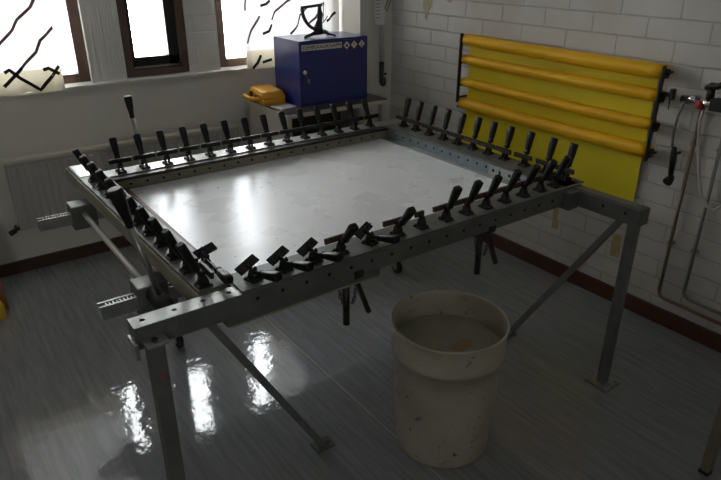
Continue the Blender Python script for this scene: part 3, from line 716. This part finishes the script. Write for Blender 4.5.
nx = [.715, .822, .93, 1.035, 1.155, 1.275, 1.385, 1.505, 1.61, 1.715, 1.822, 1.93, 2.035, 2.125]
for k, x in enumerate(nx):
    pr = P_nfold if k in (0, 1, 2, 4) else P_bare if k == 6 else P_lean if k in (3, 5) else P_near
    place(pr, x, 1.527, ZT+.008, PI+(.25 if pr is P_nfold else random.uniform(-.05, .05)))

# ------------------------------------------------------------------ sheet steel plate in the frame
po = (1.42, 2.15, .778)
pl = empty('steel_sheet', po, 'scratched pale steel sheet lying inside the stretching frame', 'metal sheet')
MB().b2((.705, 1.62, .778), (2.132, 2.722, .790), .002).build('sheet', M['plate'], pl, sub((0, 0, 0), po))
MB().b2((.688, 1.62, .778), (.704, 2.722, .797), .002).build('side_strip', M['edge'], pl, sub((0, 0, 0), po))

# ------------------------------------------------------------------ bucket
bx, by, bh, rb_, rt_ = 1.401, 1.366, .548, .181, .2105
bk_ = empty('plastic_bucket', (bx, by, 0), 'large milky white plastic bucket with paint stains on the floor in front of the machine', 'bucket')
def rad_at(z): return rb_+(rt_-rb_)*z/bh
pr = [(0, .004), (rb_*.9, .004), (rb_*.965, 0), (rb_*.99, .006), (rb_, .02)]
z = .06
while z < .41: pr.append((rad_at(z), z)); z += .05
pr += [(rad_at(.43), .43), (rad_at(.43)+.006, .431), (rad_at(.43)+.008, .436), (rad_at(.45)+.007, .446), (rad_at(.46)+.005, .462), (rad_at(.47)+.001, .468), (rad_at(.52), .52), (rad_at(.54)+.001, .540), (rt_+.003, bh-.004), (rt_+.001, bh), (rt_-.004, bh-.001), (rt_-.0065, bh-.008)]
z = .5
while z > .03: pr.append((rad_at(z)-.005, z)); z -= .05
pr += [(rad_at(.02)-.006, .014), (0, .012)]
MB().lathe(pr, n=72).build('body', M['bucket'], bk_)
wz = .445; rw = rad_at(wz)-.0055
wt = MB(); wt.lathe([(0, wz), (rw*.5, wz), (rw, wz)], n=48); wt.build('rinse_water', M['water'], bk_)
sm_ = MB(); sm_.poly([(.03+.05*math.cos(a)*(1+.25*math.sin(3*a)), -.045+.035*math.sin(a)*(1+.3*math.cos(2*a)), wz+.0005) for a in [2*PI*k/20 for k in range(20)]], .0008, (0, 0, 1))
sm_.build('sludge_patch', M['ochre'], bk_)

# ------------------------------------------------------------------ film rack on the brick wall
RX = 2.845
rk = empty('roll_rack', (XW, 2.17, 1.08), 'black wall rack of two upright bars holding yellow film rolls', 'rack')
ro_ = (XW, 2.17, 1.08)
zs = [(1.270, 1.259, .0345), (1.155, 1.149, .029), (1.018, 1.011, .027), (.887, .884, .034)]
for yy, z0, z1 in ((2.822, .893, 1.308), (1.522, .842, 1.290)):
    ub = MB().b2((XW-.095, yy-.005, z0), (XW-.075, yy+.005, z1), .002).b2((XW-.08, yy-.003, z0+.025), (XW-.001, yy+.003, z0+.035)).b2((XW-.08, yy-.003, z1-.04), (XW-.001, yy+.003, z1-.03))
    for a, b_, r_ in zs:
        zc = (a if yy > 2 else b_); ub.b2((XW-.085, yy-.005, zc-.027), (XW-.04, yy+.005, zc-.018))
    ub.build('bracket', M['black'], rk, sub((0, 0, 0), ro_))
kb = MB().cyl((XW-.07, 1.515, 1.165), (XW-.07, 1.475, 1.165), .010).box((XW-.07, 1.468, 1.17), (.03, .018, .05), None, .005).cyl((XW-.07, 1.475, 1.145), (XW-.07, 1.473, 1.10), .003, 8)
kb.build('clamp_knob', M['black'], rk, sub((0, 0, 0), ro_))
names = ['topmost yellow film roll on the wall rack with a long sheet hanging down', 'second yellow film roll from the top of the wall rack', 'third yellow film roll from the top of the wall rack', 'lowest yellow film roll on the wall rack']
for i, (za, zb, r_) in enumerate(zs):
    y0, y1 = 1.530, 2.813
    o0 = (RX, (y0+y1)/2, (za+zb)/2)
    e = empty('film_roll', o0, names[i], 'roll', 'yellow film rolls on the wall rack')
    m_ = MB(); seg = 26; pts = []; rs = []
    for k in range(seg+1):
        t = k/seg; pts.append((0, y0+(y1-y0)*t-o0[1], zb+(za-zb)*t-o0[2]-.004*math.sin(PI*t))); rs.append(r_*(1+.012*math.sin(5*t+i)))
    m_.tube(pts, rs, 24); m_.build('roll', M['roll'], e)
    MB().cyl((0, y0-.018-o0[1], zb-o0[2]), (0, y0-o0[1], zb-o0[2]), .016, 16).build('core_end', M['dark'], e)
    if i == 0:
        f = MB(); n = 40; rows = []
        for j in range(13):
            z = zb+.0-(zb-.555)*j/12
            ya, yb = 1.578, 2.815
            rows.append([f.bm.verts.new((XW-.012-.006*math.sin(9*k/n+.4*j)-(.012 if z < .8 else 0), ya+(yb-ya)*k/n, z+(za-zb)*k/n)) for k in range(n+1)])
        lo_ = [[f.bm.verts.new(v.co+Vector((.0012, 0, 0))) for v in r] for r in rows]
        for A, sg in ((rows, 1), (lo_, -1)):
            for p, q in zip(A, A[1:]):
                for k in range(n):
                    fc = f.bm.faces.new((p[k], p[k+1], q[k+1], q[k])); fc.smooth = True
        f.build('hanging_sheet', M['film'], e, sub((0, 0, 0), o0))

# ------------------------------------------------------------------ mixer tap, hand sprayer, hoses, pipes
mx_o = (XW, 1.30, 1.16)
mt = empty('mixer_tap', mx_o, 'chrome wall mixer tap with red ring on the brick wall', 'tap')
def mm(mb, n, m, par=None): return mb.build(n, m, par or mt, sub((0, 0, 0), mx_o))
mm(MB().cyl((2.83, 1.42, 1.158), (2.83, 1.14, 1.158), .020, 20), 'mixer_body', M['chrome'])
mm(MB().cyl((2.83, 1.345, 1.15), (2.83, 1.318, 1.15), .025, 20), 'hot_ring', M['red'])
mm(MB().tube([(2.83, 1.40, 1.158), (2.825, 1.375, 1.166), (2.825, 1.352, 1.166)], [.012, .020, .023], 16), 'spout_collar', M['chrome'])
mm(MB().cyl((2.83, 1.30, 1.17), (2.825, 1.30, 1.225), .017, 16).tube([(2.825, 1.325, 1.222), (2.82, 1.30, 1.235), (2.815, 1.27, 1.238), (2.81, 1.235, 1.262)], [.010, .016, .014, .012], 12), 'lever_handle', M['dark'])
mm(MB().b2((2.80, 1.20, 1.135), (2.86, 1.285, 1.185), .006), 'valve_block', M['iron'])
mm(MB().cyl((2.83, 1.25, 1.158), (XW, 1.25, 1.158), .016).cyl((2.83, 1.38, 1.158), (XW, 1.38, 1.158), .016), 'wall_union', M['chrome'])
ho = tag(MB().tube([(2.825, 1.345, 1.175), (2.82, 1.38, 1.172), (2.815, 1.402, 1.14), (2.815, 1.415, 1.08), (2.82, 1.42, 1.0), (2.82, 1.413, .935)], .0062, 12).build('shower_hose', M['pipe']), 'grey hose curving from the chrome tap down to the black sprayer', 'hose')
sp_o = (2.84, 1.40, .85)
sp = empty('hand_sprayer', sp_o, 'black hand sprayer hanging on the brick wall below the tap', 'sprayer')
MB().tube([(2.84, 1.412, .935), (2.84, 1.410, .92), (2.84, 1.405, .87), (2.84, 1.40, .80)], [.009, .013, .015, .012], 14).build('sprayer_handle', M['black'], sp, sub((0, 0, 0), sp_o))
MB().tube([(2.856, 1.397, .79), (2.845, 1.397, .785), (2.828, 1.397, .777), (2.815, 1.397, .770)], [.010, .016, .021, .022], 18).build('spray_head', M['black'], sp, sub((0, 0, 0), sp_o))
MB().box((2.878, 1.408, .90), (.042, .010, .010)).build('wall_hook', M['black'], sp, sub((0, 0, 0), sp_o))
tag(MB().tube([(2.83, 1.316, 1.13), (2.83, 1.321, 1.081), (2.83, 1.305, .98), (2.83, 1.275, .86), (2.83, 1.235, .75), (2.83, 1.20, .705), (2.83, 1.165, .70), (2.83, 1.13, .745), (2.83, 1.105, .85), (2.835, 1.10, 1.0), (2.86, 1.10, 1.1), (2.89, 1.10, 1.13)], .0066, 12).build('drain_hose', M['hose']), 'white plastic hose hanging in a loop beneath the chrome tap', 'hose')
def arcpts(c, r, a0, a1, n=6): return [(2.875, c[0]+r*math.cos(a0+(a1-a0)*k/n), c[1]+r*math.sin(a0+(a1-a0)*k/n)) for k in range(n+1)]
for yy, z0, ye, m_, lab in ((1.345, .155, 1.02, 'copper', 'brownish copper pipe running down the wall below the hand sprayer'), (1.225, .205, .9, 'pipe', 'grey water pipe running down the wall below the white hose loop')):
    o = MB().tube([(2.875, yy, 1.135), (2.875, yy, z0+.04)]+arcpts((yy-.04, z0+.04), .04, 0, -PI/2)+[(2.875, ye, z0-.004)], .0085, 12)
    pe = empty('water_pipe', (2.875, yy, .6), lab, 'pipe', 'water pipes on the brick wall')
    o.build('pipe', M[m_], pe, sub((0, 0, 0), (2.875, yy, .6)))
    c = MB()
    for zz in (.45, .95): c.b2((2.87, yy-.014, zz), (XW, yy+.014, zz+.012))
    c.build('pipe_clip', M['pipe'], pe, sub((0, 0, 0), (2.875, yy, .6)))

# ------------------------------------------------------------------ remnants on the brick wall
def patch(pts, m, name, label, cat, g=None):
    return tag(MB().poly([(XW-.0005, y, z) for y, z in pts], .0015, (-1, 0, 0)).build(name, M[m]), label, cat, g)
patch([(3.285, 1.56), (3.278, 1.42), (3.262, 1.40), (3.255, 1.352), (3.236, 1.345), (3.225, 1.40), (3.200, 1.43), (3.195, 1.57)], 'peel', 'paint_peel', 'longer yellowish peeled paint patch high on the brick wall near the corner', 'peeled paint')
patch([(3.06, 1.56), (3.055, 1.475), (3.03, 1.462), (3.00, 1.478), (2.995, 1.57)], 'peel', 'paint_peel', 'shorter yellowish peeled paint patch, right of the longer one', 'peeled paint')
patch([(2.062, .41), (2.022, .41), (2.028, .34), (2.012, .325), (2.014, .282), (2.058, .278), (2.053, .33)], 'tape', 'tape_strip', 'yellowed tape scrap low on the brick wall under the right rail of the machine', 'tape')
patch([(1.662, .385), (1.612, .39), (1.606, .26), (1.662, .255)], 'tape', 'tape_strip', 'yellowed tape scrap low on the brick wall beside the right front leg', 'tape')

# ------------------------------------------------------------------ bits at the frame edge
so_ = (2.35, .40, 0)
st = empty('wooden_stool', so_, 'light wooden stool with a dark foot at the right edge of the floor', 'stool')
for a, c in ((2.068, .648), (2.60, .648), (2.068, .16), (2.60, .16)):
    lg = MB().b2((a-.016, c-.016, .012), (a+.016, c+.016, .46), .002).build('leg', M['wood'], st, sub((0, 0, 0), so_))
    MB().b2((a-.018, c-.018, 0), (a+.018, c+.018, .014), .002).build('foot_cap', M['rubber'], lg)
MB().b2((2.03, .12, .46), (2.64, .69, .49), .006).build('seat', M['wood'], st, sub((0, 0, 0), so_))
bo = (.06, 3.40, 0)
bd = MB().bar((.125, 3.47, .0), (.10, 3.74, .40), .24, .022, (0, 1, 0), .003)
bd2 = MB(); bd2.box((.055, 3.50, .21), (.24, .025, .42), Matrix.Rotation(-.25, 3, 'X'), .003)
tag(bd2.build('wooden_board', M['brownwood']), 'orange-brown wooden board leaning at the left edge of the floor', 'board')
bt = empty('plastic_bottle', (.11, 3.375, 0), 'yellow and white plastic bottle on the floor in front of the wooden board', 'bottle')
MB().lathe([(0, 0), (.038, 0), (.042, .006), (.042, .07), (.036, .09), (.02, .105), (.016, .11), (0, .11)], n=28).build('bottle_body', M['yellow'], bt)
MB().lathe([(0, .108), (.02, .108), (.02, .135), (.017, .138), (0, .138)], n=24).build('cap', M['white'], bt)

# ------------------------------------------------------------------ sky, camera, exposure
wd = bpy.data.worlds.new('overcast_sky'); SC.world = wd; wd.use_nodes = True
nt = wd.node_tree; bg = nt.nodes['Background']
bg.inputs['Color'].default_value = (.97, .985, 1.0, 1); bg.inputs['Strength'].default_value = 13.

cam = bpy.data.cameras.new('camera'); co_ = bpy.data.objects.new('camera', cam); COL.objects.link(co_); SC.camera = co_
F, yaw, pitch, roll = 622.8, .630935, .435382, .003655
cam.sensor_fit = 'HORIZONTAL'; cam.sensor_width = 36; cam.lens = F*36/721; cam.clip_start = .05
fwd = Vector((math.sin(yaw)*math.cos(pitch), math.cos(yaw)*math.cos(pitch), -math.sin(pitch)))
rt0 = Vector((math.cos(yaw), -math.sin(yaw), 0)); up0 = rt0.cross(fwd)
rt = rt0*math.cos(roll)+up0*math.sin(roll); up = -rt0*math.sin(roll)+up0*math.cos(roll)
co_.matrix_world = Matrix(((rt.x, up.x, -fwd.x, 0), (rt.y, up.y, -fwd.y, 0), (rt.z, up.z, -fwd.z, 1.76), (0, 0, 0, 1)))
SC.view_settings.view_transform = 'Standard'; SC.view_settings.look = 'None'; SC.view_settings.gamma = 1; SC.view_settings.use_curve_mapping = False
SC.view_settings.exposure = .28
